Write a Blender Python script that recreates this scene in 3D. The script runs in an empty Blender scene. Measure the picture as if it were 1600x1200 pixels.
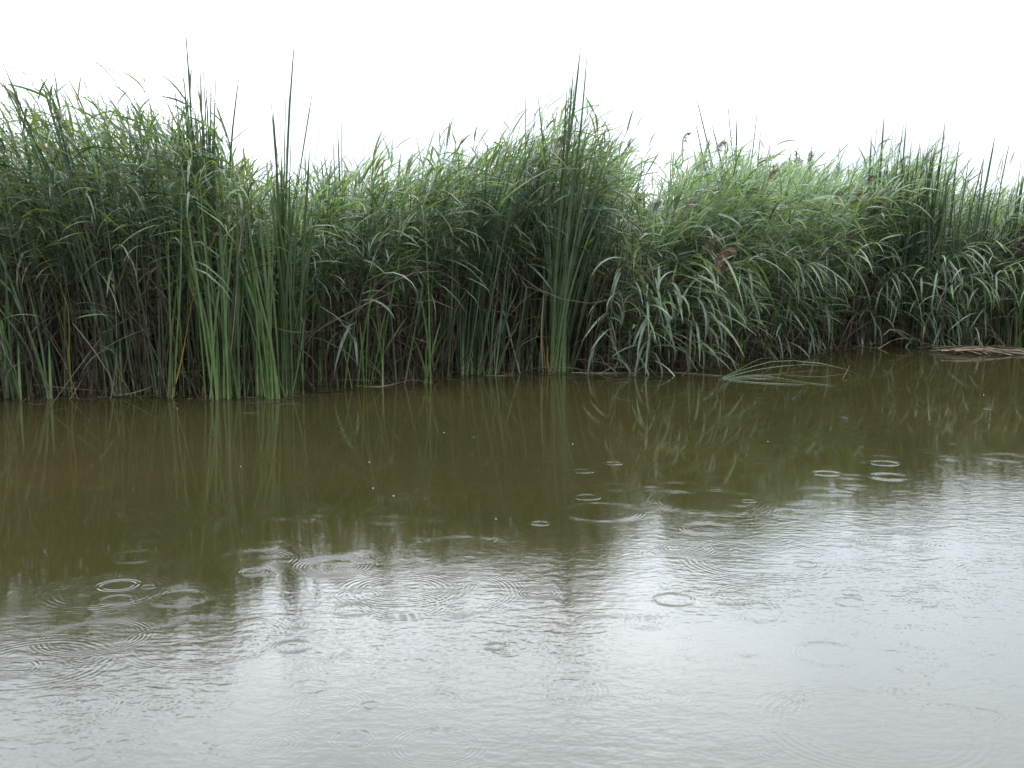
import bpy, math, random
import numpy as np
from mathutils import Vector

random.seed(7)
rng = np.random.default_rng(7)
R = math.radians
S = bpy.context.scene
COL = S.collection

# ------------------------------------------------------------------ camera
CAM_H = 1.5
FPX = 1900.0                      # focal length in photograph pixels (1600 wide)
PITCH = R(7.5)
cam_data = bpy.data.cameras.new('camera')
cam_data.sensor_width = 36.0
cam_data.lens = 36.0 * FPX / 1600.0
cam_data.clip_start = 0.05
cam_data.clip_end = 3000.0
cam_data.dof.use_dof = True
cam_data.dof.focus_distance = 10.5
cam_data.dof.aperture_fstop = 5.6
cam = bpy.data.objects.new('camera', cam_data)
cam.location = (0, 0, CAM_H)
cam.rotation_euler = (math.pi / 2 - PITCH, 0, 0)
COL.objects.link(cam)
S.camera = cam

# ------------------------------------------------------------------ sky, sun, exposure
SUN_EL, SUN_AZ = R(64), R(6)      # azimuth measured from +Y (straight ahead) towards +X
w = bpy.data.worlds.new('World')
S.world = w
w.use_nodes = True
nt = w.node_tree
nt.nodes.clear()
def N(nt, kind, **kw):
    n = nt.nodes.new(kind)
    for k, v in kw.items():
        if k.startswith('i_'):
            n.inputs[int(k[2:])].default_value = v
        else:
            setattr(n, k, v)
    return n
L = lambda nt, a, b: nt.links.new(a, b)
out = N(nt, 'ShaderNodeOutputWorld')
bg = N(nt, 'ShaderNodeBackground')
bg.inputs['Strength'].default_value = 0.12
sky = N(nt, 'ShaderNodeTexSky', sky_type='NISHITA')
sky.sun_disc = False
sky.sun_elevation = SUN_EL
sky.sun_rotation = SUN_AZ
sky.dust_density = 4.0
tc = N(nt, 'ShaderNodeTexCoord')
# thick cloud layer: soft blotches and a broad brightening round the hidden sun
mp = N(nt, 'ShaderNodeMapping'); mp.inputs['Scale'].default_value = (1.0, 1.0, 1.7)
nz = N(nt, 'ShaderNodeTexNoise'); nz.inputs['Scale'].default_value = 2.8
nz.inputs['Detail'].default_value = 3.0; nz.inputs['Roughness'].default_value = 0.45
L(nt, tc.outputs['Generated'], mp.inputs['Vector']); L(nt, mp.outputs['Vector'], nz.inputs['Vector'])
dot = N(nt, 'ShaderNodeVectorMath', operation='DOT_PRODUCT')
gaz, gel = R(-8), R(45)
dot.inputs[1].default_value = (math.sin(gaz) * math.cos(gel), math.cos(gaz) * math.cos(gel), math.sin(gel))
L(nt, tc.outputs['Generated'], dot.inputs[0])
glow = N(nt, 'ShaderNodeMapRange', interpolation_type='SMOOTHERSTEP')
glow.inputs['From Min'].default_value = 0.35; glow.inputs['From Max'].default_value = 1.0
glow.inputs['To Min'].default_value = 0.70; glow.inputs['To Max'].default_value = 1.30
L(nt, dot.outputs['Value'], glow.inputs['Value'])
cr = N(nt, 'ShaderNodeValToRGB')
cr.color_ramp.elements[0].position = 0.33; cr.color_ramp.elements[0].color = (10.8, 12.4, 14.3, 1)
cr.color_ramp.elements[1].position = 0.64; cr.color_ramp.elements[1].color = (20.8, 22.2, 24.0, 1)
L(nt, nz.outputs['Fac'], cr.inputs['Fac'])
sz = N(nt, 'ShaderNodeSeparateXYZ'); L(nt, tc.outputs['Generated'], sz.inputs[0])
low = N(nt, 'ShaderNodeMapRange', interpolation_type='SMOOTHSTEP')   # rain-dimmed air low over the horizon
low.inputs['From Min'].default_value = 0.12; low.inputs['From Max'].default_value = 0.32
low.inputs['To Min'].default_value = 0.42; low.inputs['To Max'].default_value = 1.0
L(nt, sz.outputs['Z'], low.inputs['Value'])
zen = N(nt, 'ShaderNodeMapRange', interpolation_type='SMOOTHSTEP')   # an overcast sky is brightest overhead
zen.inputs['From Min'].default_value = 0.42; zen.inputs['From Max'].default_value = 1.0
zen.inputs['To Min'].default_value = 1.0; zen.inputs['To Max'].default_value = 1.7
L(nt, sz.outputs['Z'], zen.inputs['Value'])
zl = N(nt, 'ShaderNodeMath', operation='MULTIPLY'); L(nt, zen.outputs['Result'], zl.inputs[0]); L(nt, low.outputs['Result'], zl.inputs[1])
gl = N(nt, 'ShaderNodeMath', operation='MULTIPLY'); L(nt, glow.outputs['Result'], gl.inputs[0]); L(nt, zl.outputs[0], gl.inputs[1])
mu = N(nt, 'ShaderNodeVectorMath', operation='SCALE')
L(nt, cr.outputs['Color'], mu.inputs[0]); L(nt, gl.outputs[0], mu.inputs['Scale'])
mx = N(nt, 'ShaderNodeMix', data_type='RGBA'); mx.inputs[0].default_value = 0.93
L(nt, sky.outputs['Color'], mx.inputs[6]); L(nt, mu.outputs['Vector'], mx.inputs[7])
L(nt, mx.outputs[2], bg.inputs['Color']); L(nt, bg.outputs['Background'], out.inputs['Surface'])

sun_data = bpy.data.lights.new('sun', 'SUN')
sun_data.energy = 0.9
sun_data.angle = R(25)
sun_data.color = (1.0, 0.97, 0.92)
sun = bpy.data.objects.new('sun', sun_data)
sd = Vector((math.sin(SUN_AZ) * math.cos(SUN_EL), math.cos(SUN_AZ) * math.cos(SUN_EL), math.sin(SUN_EL)))
sun.rotation_euler = sd.to_track_quat('Z', 'Y').to_euler()
COL.objects.link(sun)
S.view_settings.view_transform = 'Standard'
S.view_settings.look = 'None'
S.view_settings.gamma = 1.0
S.view_settings.use_curve_mapping = False
S.view_settings.exposure = 0.86
S.cycles.max_bounces = 6
S.cycles.diffuse_bounces = 3
S.cycles.glossy_bounces = 3
S.cycles.transmission_bounces = 4
S.cycles.caustics_reflective = False
S.cycles.caustics_refractive = False

# ------------------------------------------------------------------ place geometry
cp, sp_ = math.cos(PITCH), math.sin(PITCH)
def ray(px, py):
    a, b = (px - 800) / FPX, (600 - py) / FPX
    return (a, cp + b * sp_, b * cp - sp_)
def G(px, py, z=0.0):              # spot on the water seen at that place of the photograph
    d = ray(px, py); t = (z - CAM_H) / d[2]
    return np.array([d[0] * t, d[1] * t, z])
def D(px, py, Y):                  # spot at distance Y ahead
    d = ray(px, py); t = Y / d[1]
    return np.array([d[0] * t, Y, CAM_H + d[2] * t])
def PX(x, Y):                      # azimuth of a ground place, as photo column at the waterline
    return 800 + FPX * x / (Y * cp + CAM_H * sp_)

shore_px = [(-500, 640), (-200, 632), (0, 626), (250, 622), (450, 618), (560, 604), (660, 597), (740, 586), (860, 580),
            (1000, 584), (1100, 578), (1200, 560), (1300, 546), (1400, 540), (1500, 546), (1600, 549), (1800, 556), (2100, 566)]
shore = np.array([G(x, y)[:2] for x, y in shore_px])
def shoreY(x):
    return np.interp(x, shore[:, 0], shore[:, 1])
tops = [(-500, 190), (-100, 180), (0, 172), (100, 188), (180, 166), (260, 164), (330, 178), (390, 245), (440, 292), (480, 298), (520, 275), (600, 258),
        (660, 246), (720, 236), (790, 202), (850, 194), (905, 212), (945, 290), (985, 330), (1015, 300), (1045, 228), (1100, 250), (1150, 255),
        (1200, 268), (1280, 270), (1340, 240), (1400, 250), (1450, 300), (1500, 322), (1560, 305), (1600, 285), (1700, 280), (2100, 280)]
tpx = np.array([t[0] for t in tops], float); tpy = np.array([t[1] for t in tops], float)
def heightAt(x, Y):
    px = PX(x, Y)
    py = np.interp(px, tpx, tpy)
    Yf = shoreY(x) + 0.6
    b = (600 - py) / FPX
    return CAM_H + (b * cp - sp_) / (cp + b * sp_) * Yf
lean_px = [(-500, -.5), (0, -.45), (250, -.35), (380, -.1), (520, .1), (650, .35), (850, .4), (950, .3), (1050, .25), (1150, .4), (1300, .6), (1400, .4), (1600, .4), (2100, .4)]
lpx = np.array([t[0] for t in lean_px], float); lpv = np.array([t[1] for t in lean_px])
full_px = [(-500, .30), (400, .32), (480, .34), (560, .40), (900, .42), (940, .2), (1000, .08), (1180, .2), (1250, .12), (1450, .14), (1550, .25), (2100, .2)]
fpx = np.array([t[0] for t in full_px], float); fpv = np.array([t[1] for t in full_px])

# ------------------------------------------------------------------ materials
def principled(name):
    m = bpy.data.materials.new(name); m.use_nodes = True
    return m, m.node_tree, m.node_tree.nodes['Principled BSDF']

def leaf_material(name, rough=0.42, trans=0.3, spec=0.5, vary=0.35):
    m, t, b = principled(name)
    at = N(t, 'ShaderNodeAttribute', attribute_name='Col')
    oi = N(t, 'ShaderNodeObjectInfo')
    tx = N(t, 'ShaderNodeTexCoord')
    no = N(t, 'ShaderNodeTexNoise'); no.inputs['Scale'].default_value = 14.0; no.inputs['Detail'].default_value = 3
    L(t, tx.outputs['Object'], no.inputs['Vector'])
    mr = N(t, 'ShaderNodeMapRange'); mr.inputs['To Min'].default_value = 1 - vary; mr.inputs['To Max'].default_value = 1 + vary
    L(t, oi.outputs['Random'], mr.inputs['Value'])
    mn = N(t, 'ShaderNodeMapRange'); mn.inputs['From Min'].default_value = .3; mn.inputs['From Max'].default_value = .7
    mn.inputs['To Min'].default_value = 0.72; mn.inputs['To Max'].default_value = 1.25
    L(t, no.outputs['Fac'], mn.inputs['Value'])
    mm = N(t, 'ShaderNodeMath', operation='MULTIPLY'); L(t, mr.outputs[0], mm.inputs[0]); L(t, mn.outputs[0], mm.inputs[1])
    sc = N(t, 'ShaderNodeVectorMath', operation='SCALE')
    L(t, at.outputs['Color'], sc.inputs[0]); L(t, mm.outputs[0], sc.inputs['Scale'])
    L(t, sc.outputs[0], b.inputs['Base Color'])
    b.inputs['Roughness'].default_value = rough
    b.inputs['Specular IOR Level'].default_value = spec
    tr = N(t, 'ShaderNodeBsdfTranslucent')
    tb = N(t, 'ShaderNodeVectorMath', operation='MULTIPLY'); tb.inputs[1].default_value = (1.15, 1.35, 0.6)
    L(t, sc.outputs[0], tb.inputs[0]); L(t, tb.outputs[0], tr.inputs['Color'])
    mix = N(t, 'ShaderNodeMixShader'); mix.inputs[0].default_value = trans
    L(t, b.outputs[0], mix.inputs[1]); L(t, tr.outputs[0], mix.inputs[2])
    L(t, mix.outputs[0], t.nodes['Material Output'].inputs['Surface'])
    return m
M_REED = leaf_material('reed_leaf', 0.48, 0.38, 0.38)
M_CAT = leaf_material('cattail_leaf', 0.42, 0.22, 0.45, 0.22)
M_DRY = leaf_material('dry_reed', 0.7, 0.12, 0.25, 0.4)
M_PLUME = leaf_material('reed_plume', 0.9, 0.3, 0.1, 0.3)
M_BUSH = leaf_material('bush_leaf', 0.5, 0.3, 0.4, 0.2)

def mud_material():
    m, t, b = principled('mud')
    tx = N(t, 'ShaderNodeTexCoord'); no = N(t, 'ShaderNodeTexNoise'); no.inputs['Scale'].default_value = 3.0; no.inputs['Detail'].default_value = 8
    L(t, tx.outputs['Object'], no.inputs['Vector'])
    c = N(t, 'ShaderNodeValToRGB'); c.color_ramp.elements[0].color = (.018, .013, .008, 1); c.color_ramp.elements[1].color = (.06, .045, .028, 1)
    L(t, no.outputs['Fac'], c.inputs['Fac']); L(t, c.outputs[0], b.inputs['Base Color'])
    b.inputs['Roughness'].default_value = 1.0; b.inputs['Specular IOR Level'].default_value = 0.1
    bp = N(t, 'ShaderNodeBump'); bp.inputs['Distance'].default_value = 0.03; L(t, no.outputs['Fac'], bp.inputs['Height']); L(t, bp.outputs[0], b.inputs['Normal'])
    return m
M_MUD = mud_material()

# ---- water: murky body, mirror surface, wind ripples and rain rings as relief in metres
RINGS = [  # photo place, ring radius in photo px across, wavelength m, number of waves, slope
    (185, 915, 27, .028, .9, .42), (183, 938, 24, .020, 1.0, .20), (397, 894, 18, .022, 1.0, .26), (232, 917, 10, .014, .8, .12),
    (145, 995, 72, .020, 3.2, .16), (15, 1045, 38, .020, 1.8, .15), (60, 1000, 130, .022, 3.5, .07), (60, 1110, 100, .018, 3.5, .07),
    (458, 1010, 26, .017, 1.6, .16), (484, 1073, 27, .013, .8, .12), (579, 1102, 13, .014, 1.2, .18), (551, 1154, 30, .016, 1.4, .16),
    (685, 1165, 62, .018, 3.0, .11), (127, 1178, 19, .014, 1.2, .10), (775, 1010, 15, .014, 1.4, .18), (843, 926, 28, .018, 1.8, .18),
    (555, 953, 30, .017, 2.0, .12), (1053, 937, 31, .018, 1.2, .20), (1145, 935, 33, .015, 1.0, .15), (1327, 941, 22, .015, 1.0, .16),
    (1329, 926, 14, .012, 1.0, .12), (1260, 882, 17, .015, 1.0, .12), (1205, 904, 23, .013, .9, .08), (1295, 1022, 50, .020, 2.0, .10),
    (1305, 1122, 70, .020, 2.0, .10), (1450, 997, 50, .017, 2.2, .08), (1480, 1115, 36, .016, 1.6, .10), (1540, 1118, 22, .014, 1.6, .09),
    (1072, 857, 36, .017, 3.0, .14), (1105, 826, 35, .016, 2.5, .12), (1433, 890, 75, .016, 1.4, .06), (1380, 895, 60, .016, 1.2, .05),
    (845, 818, 13, .012, 1.0, .22), (720, 860, 82, .018, 2.2, .08), (918, 777, 19, .018, .9, .22), (960, 724, 12, .016, .9, .28),
    (912, 736, 16, .018, 1.6, .20), (1382, 724, 19, .018, 1.0, .20), (1292, 740, 18, .015, 1.0, .18), (1315, 771, 15, .014, 1.0, .18),
    (940, 800, 60, .020, 2.5, .12), (960, 1000, 110, .020, 2.5, .08), (1170, 783, 10, .012, .9, .15), (1390, 745, 24, .016, 2.0, .12),
    (520, 885, 50, .018, 3.0, .14), (680, 925, 120, .022, 4.0, .10), (320, 1000, 110, .022, 3.5, .09), (1320, 652, 8, .014, .9, .2),
    (1378, 632, 8, .014, .9, .2), (1545, 638, 8, .014, .9, .2), (990, 650, 7, .013, .9, .12), (73, 780, 9, .014, .9, .2),
    (1190, 630, 8, .014, .9, .14), (1235, 802, 26, .016, 1.5, .12), (280, 935, 40, .018, 1.5, .12), (210, 870, 34, .018, 1.5, .10)]

def water_material():
    m, t, b = principled('pond_water')
    geo = N(t, 'ShaderNodeNewGeometry')
    pos = geo.outputs['Position']
    flat = N(t, 'ShaderNodeVectorMath', operation='MULTIPLY'); flat.inputs[1].default_value = (1, 1, 0)
    wn = N(t, 'ShaderNodeTexNoise'); wn.inputs['Scale'].default_value = 9.0; wn.inputs['Detail'].default_value = 1
    L(t, pos, wn.inputs['Vector'])
    wo = N(t, 'ShaderNodeVectorMath', operation='MULTIPLY_ADD'); wo.inputs[1].default_value = (.012, .012, 0); L(t, wn.outputs['Color'], wo.inputs[0]); L(t, pos, wo.inputs[2])
    L(t, wo.outputs[0], flat.inputs[0]); P = flat.outputs[0]
    def math_(op, a, b_=None, c=None):
        n = N(t, 'ShaderNodeMath', operation=op)
        for i, v in enumerate((a, b_, c)):
            if v is None: continue
            if isinstance(v, (int, float)): n.inputs[i].default_value = v
            else: L(t, v, n.inputs[i])
        return n.outputs[0]
    # one ring: amp * cos(k(r-R)) * exp(-((r-R)/w)^2)
    g = bpy.data.node_groups.new('rain_ring', 'ShaderNodeTree')
    for nm, ty in (('P', 'NodeSocketVector'), ('C', 'NodeSocketVector'), ('R', 'NodeSocketFloat'), ('K', 'NodeSocketFloat'), ('W', 'NodeSocketFloat'), ('A', 'NodeSocketFloat')):
        g.interface.new_socket(nm, in_out='INPUT', socket_type=ty)
    g.interface.new_socket('H', in_out='OUTPUT', socket_type='NodeSocketFloat')
    gi = N(g, 'NodeGroupInput'); go = N(g, 'NodeGroupOutput')
    d_ = N(g, 'ShaderNodeVectorMath', operation='DISTANCE'); L(g, gi.outputs['P'], d_.inputs[0]); L(g, gi.outputs['C'], d_.inputs[1])
    def gm(op, a, b_=None, c=None):
        n = N(g, 'ShaderNodeMath', operation=op)
        for i, v in enumerate((a, b_, c)):
            if v is None: continue
            if isinstance(v, (int, float)): n.inputs[i].default_value = v
            else: L(g, v, n.inputs[i])
        return n.outputs[0]
    dr = gm('SUBTRACT', d_.outputs['Value'], gi.outputs['R'])
    co = gm('COSINE', gm('MULTIPLY', dr, gi.outputs['K']))
    q = gm('DIVIDE', dr, gi.outputs['W'])
    ex = gm('EXPONENT', gm('MULTIPLY', gm('MULTIPLY', q, q), -1.0))
    L(g, gm('MULTIPLY', gm('MULTIPLY', co, ex), gi.outputs['A']), go.inputs['H'])
    total = None
    for (px, py, rp, lam, nw, slope) in RINGS:
        c = G(px, py) + np.array([.006, .006, 0])
        dist = math.sqrt(c[0] ** 2 + c[1] ** 2 + CAM_H ** 2)
        rad = rp / FPX * dist
        n = N(t, 'ShaderNodeGroup'); n.node_tree = g
        lam_ = max(lam * .85, dist * 0.0032)
        L(t, P, n.inputs['P']); n.inputs['C'].default_value = tuple(c)
        n.inputs['R'].default_value = rad; n.inputs['K'].default_value = 2 * math.pi / lam_
        k_ = min(1.0, 26.0 / rp) ** .5 * 1.0
        n.inputs['W'].default_value = lam_ * nw * 0.70; n.inputs['A'].default_value = slope * k_ * lam_ / (2 * math.pi)
        total = n.outputs['H'] if total is None else math_('ADD', total, n.outputs['H'])
    # anonymous rings of the rain: one per cell, radius random
    for sc_, lam, ampl, seed in ((1.35, .021, .050, 3.1), (2.6, .017, .044, 9.7), (0.8, .026, .044, 17.3)):
        vo = N(t, 'ShaderNodeTexVoronoi', voronoi_dimensions='2D', feature='F1'); vo.inputs['Scale'].default_value = sc_
        vo.inputs['Randomness'].default_value = 0.8
        off = N(t, 'ShaderNodeVectorMath', operation='ADD'); off.inputs[1].default_value = (seed, seed * 1.7, 0)
        L(t, P, off.inputs[0]); L(t, off.outputs[0], vo.inputs['Vector'])
        dm = math_('DIVIDE', vo.outputs['Distance'], sc_)
        sepc = N(t, 'ShaderNodeSeparateColor'); L(t, vo.outputs['Color'], sepc.inputs[0])
        rr = math_('MULTIPLY', sepc.outputs[0], 0.27 / sc_)
        dr = math_('SUBTRACT', dm, rr)
        qq = math_('DIVIDE', dr, lam * 2.6)
        ex = math_('EXPONENT', math_('MULTIPLY', math_('MULTIPLY', qq, qq), -1.0))
        h = math_('MULTIPLY', math_('COSINE', math_('MULTIPLY', dr, 2 * math.pi / lam)), ex)
        h = math_('MULTIPLY', h, math_('GREATER_THAN', sepc.outputs[1], 0.35))
        h = math_('MULTIPLY', h, ampl * lam / 6.283)
        total = math_('ADD', total, h)
    # small wind ripples; the water lies still close to the reeds
    sep = N(t, 'ShaderNodeSeparateXYZ'); L(t, P, sep.inputs[0])
    calm = N(t, 'ShaderNodeMapRange', interpolation_type='SMOOTHSTEP')
    edge = math_('MULTIPLY_ADD', sep.outputs['X'], 0.6, 0.0)        # still water reaches further out on the left
    yy = math_('SUBTRACT', sep.outputs['Y'], edge)
    calm.inputs['From Min'].default_value = 4.0; calm.inputs['From Max'].default_value = 6.8
    calm.inputs['To Min'].default_value = 1.0; calm.inputs['To Max'].default_value = 0.07
    L(t, yy, calm.inputs['Value'])
    pat = N(t, 'ShaderNodeTexNoise'); pat.inputs['Scale'].default_value = 0.9; pat.inputs['Detail'].default_value = 2
    L(t, P, pat.inputs['Vector'])
    patr = N(t, 'ShaderNodeMapRange'); patr.inputs['From Min'].default_value = .35; patr.inputs['From Max'].default_value = .65
    patr.inputs['To Min'].default_value = 0.45; patr.inputs['To Max'].default_value = 1.25
    L(t, pat.outputs['Fac'], patr.inputs['Value'])
    st = N(t, 'ShaderNodeMapping'); st.inputs['Scale'].default_value = (0.75, 1.2, 1); st.inputs['Rotation'].default_value = (0, 0, R(12))
    L(t, P, st.inputs['Vector'])
    acc = None
    for sc_, slope, det in ((60.0, .028, 2.0), (22.0, .024, 1.5), (6.0, .006, 1.0)):
        n = N(t, 'ShaderNodeTexNoise'); n.inputs['Scale'].default_value = sc_; n.inputs['Detail'].default_value = det
        n.inputs['Distortion'].default_value = 0.4
        L(t, st.outputs[0], n.inputs['Vector'])
        h = math_('MULTIPLY', n.outputs['Fac'], slope / sc_ * 1.6)
        acc = h if acc is None else math_('ADD', acc, h)
    acc = math_('MULTIPLY', math_('MULTIPLY', acc, calm.outputs[0]), patr.outputs[0])
    damp = N(t, 'ShaderNodeMapRange', interpolation_type='SMOOTHSTEP')
    damp.inputs['From Min'].default_value = 5.5; damp.inputs['From Max'].default_value = 10.0
    damp.inputs['To Min'].default_value = 1.0; damp.inputs['To Max'].default_value = 0.45
    L(t, yy, damp.inputs['Value'])
    brk = N(t, 'ShaderNodeTexNoise'); brk.inputs['Scale'].default_value = 7.0; brk.inputs['Detail'].default_value = 3; L(t, P, brk.inputs['Vector'])
    brr = N(t, 'ShaderNodeMapRange'); brr.inputs['From Min'].default_value = .38; brr.inputs['From Max'].default_value = .62
    brr.inputs['To Min'].default_value = 0.6; brr.inputs['To Max'].default_value = 1.3; L(t, brk.outputs['Fac'], brr.inputs['Value'])
    total = math_('MULTIPLY', total, brr.outputs[0])
    height = math_('ADD', math_('MULTIPLY', total, damp.outputs[0]), acc)
    bp = N(t, 'ShaderNodeBump'); bp.inputs['Strength'].default_value = 1.0; bp.inputs['Distance'].default_value = 1.0
    L(t, height, bp.inputs['Height']); L(t, bp.outputs[0], b.inputs['Normal'])
    # silt in the water
    si = N(t, 'ShaderNodeTexNoise'); si.inputs['Scale'].default_value = 0.35; si.inputs['Detail'].default_value = 4
    L(t, P, si.inputs['Vector'])
    c = N(t, 'ShaderNodeValToRGB')
    c.color_ramp.elements[0].position = .38; c.color_ramp.elements[0].color = (.0170, .0158, .0050, 1)
    c.color_ramp.elements[1].position = .62; c.color_ramp.elements[1].color = (.0225, .0182, .0064, 1)
    L(t, si.outputs['Fac'], c.inputs['Fac']); L(t, c.outputs[0], b.inputs['Base Color'])
    b.inputs['Roughness'].default_value = 0.035
    b.inputs['IOR'].default_value = 1.333
    return m
M_WATER = water_material()

# ------------------------------------------------------------------ mesh helpers
def mesh_from(name, verts, faces, cols, mat, smooth=True):
    """verts (n,3), faces (m,4) or list of arrays, cols (n,3)"""
    me = bpy.data.meshes.new(name)
    verts = np.asarray(verts, np.float32).reshape(-1, 3)
    loops, starts, k = [], [], 0
    for f in (faces if isinstance(faces, list) else [faces]):
        f = np.asarray(f, np.int32)
        if f.size == 0: continue
        loops.append(f.ravel()); starts.append(k + np.arange(len(f)) * f.shape[1]); k += f.size
    loops = np.concatenate(loops); starts = np.concatenate(starts)
    me.vertices.add(len(verts)); me.vertices.foreach_set('co', verts.ravel())
    me.loops.add(len(loops)); me.loops.foreach_set('vertex_index', loops)
    me.polygons.add(len(starts)); me.polygons.foreach_set('loop_start', starts.astype(np.int32))
    me.update(calc_edges=True)
    me.validate()
    if smooth:
        me.polygons.foreach_set('use_smooth', np.ones(len(me.polygons), bool))
    if cols is not None:
        a = me.color_attributes.new('Col', 'FLOAT_COLOR', 'POINT')
        c = np.ones((len(verts), 4), np.float32); c[:, :3] = cols
        a.data.foreach_set('color', c.ravel())
    me.materials.append(mat)
    return me

def obj(name, me, parent=None, loc=(0, 0, 0), **props):
    o = bpy.data.objects.new(name, me); COL.objects.link(o); o.location = loc
    if parent is not None: o.parent = parent
    for k, v in props.items(): o[k] = v
    return o

def thing(name, label, cat, loc, rot=(0, 0, 0), group=None, scale=1.0):
    o = bpy.data.objects.new(name, None); COL.objects.link(o)
    o.empty_display_size = 0.1
    o.location = loc; o.rotation_euler = rot; o.scale = (scale,) * 3
    o['label'] = label; o['category'] = cat
    if group: o['group'] = group
    return o

def unit(v): return v / np.maximum(np.linalg.norm(v, axis=-1, keepdims=True), 1e-9)

def ribbons(ctr, wdir, width, fold=0.0):
    """ctr (N,S,3) centre lines, wdir (N,S,3) unit side vectors, width (N,S) half widths.
    fold>0 gives a keeled section of three vertices. -> verts, quads, station index"""
    n, s, _ = ctr.shape
    tan = unit(np.gradient(ctr, axis=1))
    side = unit(wdir - tan * np.sum(wdir * tan, -1, keepdims=True))
    if fold:
        nor = np.cross(tan, side)
        v = np.stack([ctr + side * width[..., None], ctr - nor * (width * fold)[..., None], ctr - side * width[..., None]], 2)
        k = 3
    else:
        v = np.stack([ctr + side * width[..., None], ctr - side * width[..., None]], 2); k = 2
    idx = np.arange(n * s * k).reshape(n, s, k)
    q = []
    for j in range(k - 1):
        q.append(np.stack([idx[:, :-1, j], idx[:, :-1, j + 1], idx[:, 1:, j + 1], idx[:, 1:, j]], -1).reshape(-1, 4))
    st = np.repeat(np.tile(np.arange(s), n), k)
    return v.reshape(-1, 3), np.concatenate(q), st, k

def tubes(ctr, rad, sides=3):
    n, s, _ = ctr.shape
    tan = unit(np.gradient(ctr, axis=1))
    ref = np.zeros_like(tan); ref[..., 0] = 1; ref[np.abs(tan[..., 0]) > .9] = (0, 1, 0)
    a = unit(np.cross(tan, ref)); b = np.cross(tan, a)
    ang = np.arange(sides) * 2 * math.pi / sides
    v = ctr[:, :, None] + rad[:, :, None, None] * (a[:, :, None] * np.cos(ang)[None, None, :, None] + b[:, :, None] * np.sin(ang)[None, None, :, None])
    idx = np.arange(n * s * sides).reshape(n, s, sides); nx = np.roll(idx, -1, 2)
    q = np.stack([idx[:, :-1], nx[:, :-1], nx[:, 1:], idx[:, 1:]], -1).reshape(-1, 4)
    return v.reshape(-1, 3), q

LP = {5: np.array([.30, .95, 1.0, .62, .03]), 7: np.array([.28, .75, 1.0, 1.0, .82, .48, .03])}
def reed_leaf_lines(start, head, elev, droop, length, roll, s, pw=1.3):
    n = len(start)
    u = np.linspace(0, 1, s)[None]
    th = elev[:, None] - droop[:, None] * u ** pw
    ph = head[:, None] + (roll * 0.25)[:, None] * u
    d = np.stack([np.cos(th) * np.cos(ph), np.cos(th) * np.sin(ph), np.sin(th)], -1)
    step = (length / (s - 1))[:, None, None]
    mid = (d[:, 1:] + d[:, :-1]) / 2
    c = np.concatenate([np.zeros((n, 1, 3)), np.cumsum(mid * step, 1)], 1) + start[:, None]
    side = np.stack([-np.sin(ph), np.cos(ph), np.zeros_like(ph)], -1)
    tan = unit(np.gradient(c, axis=1)); up = np.cross(tan, side)
    r = roll[:, None, None] * (0.6 + 0.6 * u[..., None])
    w_ = side * np.cos(r) + up * np.sin(r)
    return c, w_

GREENS = .95 * np.array([[.058, .090, .044], [.052, .086, .048], [.074, .108, .046], [.072, .102, .062], [.104, .125, .046], [.046, .072, .038], [.084, .098, .054]])
GREENS_PALE = 1.3 * np.array([[.100, .130, .086], [.090, .122, .070], [.118, .145, .102], [.092, .122, .055]])
DRYS = .62 * np.array([[.13, .095, .062], [.17, .13, .085], [.10, .07, .046], [.085, .062, .042], [.21, .17, .11]])

# ------------------------------------------------------------------ setting: water, bed, bank
def sheet(name, pts, z, mat, **kw):
    me = bpy.data.meshes.new(name)
    me.from_pydata([(p[0], p[1], z if len(p) < 3 else p[2]) for p in pts], [], [tuple(range(len(pts)))])
    me.materials.append(mat)
    return obj(name, me, **kw)
wx = np.concatenate([[-200, -60], np.linspace(-14, 20, 18), [60, 200]])
wy = np.concatenate([[-60, -15], np.linspace(-4, 17, 12)])
gx, gy = np.meshgrid(wx, wy); gv = np.stack([gx, gy, np.zeros_like(gx)], -1).reshape(-1, 3)
def grid_quads(ny, nx):
    i = np.arange(ny * nx).reshape(ny, nx)
    return np.stack([i[:-1, :-1], i[:-1, 1:], i[1:, 1:], i[1:, :-1]], -1).reshape(-1, 4)
obj('water', mesh_from('water', gv, grid_quads(len(wy), len(wx)), None, M_WATER), kind='structure')
# pond floor and bank: one sheet that rises behind the first reeds and runs out to the horizon
bx = np.concatenate([[-900, -200, -60], np.linspace(-14, 20, 120), [60, 200, 900]])
offs = np.array([-70, -14, -5, -2.2, -.8, .25, .6, 1.2, 2.0, 3.5, 6, 12, 40, 200, 1500.])
zz = np.array([-1.4, -1.2, -.8, -.5, -.22, -.05, .02, .10, .16, .22, .28, .3, .3, .3, .3])
X, O = np.meshgrid(bx, offs); Yb = shoreY(X) + O
Z = np.repeat(zz[:, None], len(bx), 1) + rng.normal(0, .012, X.shape) * (np.abs(O) < 13)
obj('bank', mesh_from('bank', np.stack([X, Yb, Z], -1).reshape(-1, 3), grid_quads(len(offs), len(bx)), None, M_MUD), kind='structure')

# ------------------------------------------------------------------ reed plants
def plant_params(n, depth_lo, depth_hi, x_lo, x_hi, powd=1.0):
    x = rng.uniform(x_lo, x_hi, n)
    dep = depth_lo + (depth_hi - depth_lo) * rng.random(n) ** powd
    y = shoreY(x) + dep
    return x, y, dep

def stem_lines(x, y, H, leanx, leany, s=7, arch=None):
    t = np.linspace(0, 1, s)[None]
    arch = np.zeros_like(x) if arch is None else arch
    px_ = x[:, None] + leanx[:, None] * t ** 1.9
    py_ = y[:, None] + leany[:, None] * t ** 1.9
    z = H[:, None] * (t - arch[:, None] * t ** 3.2)
    return np.stack([px_, py_, z], -1)

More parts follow.
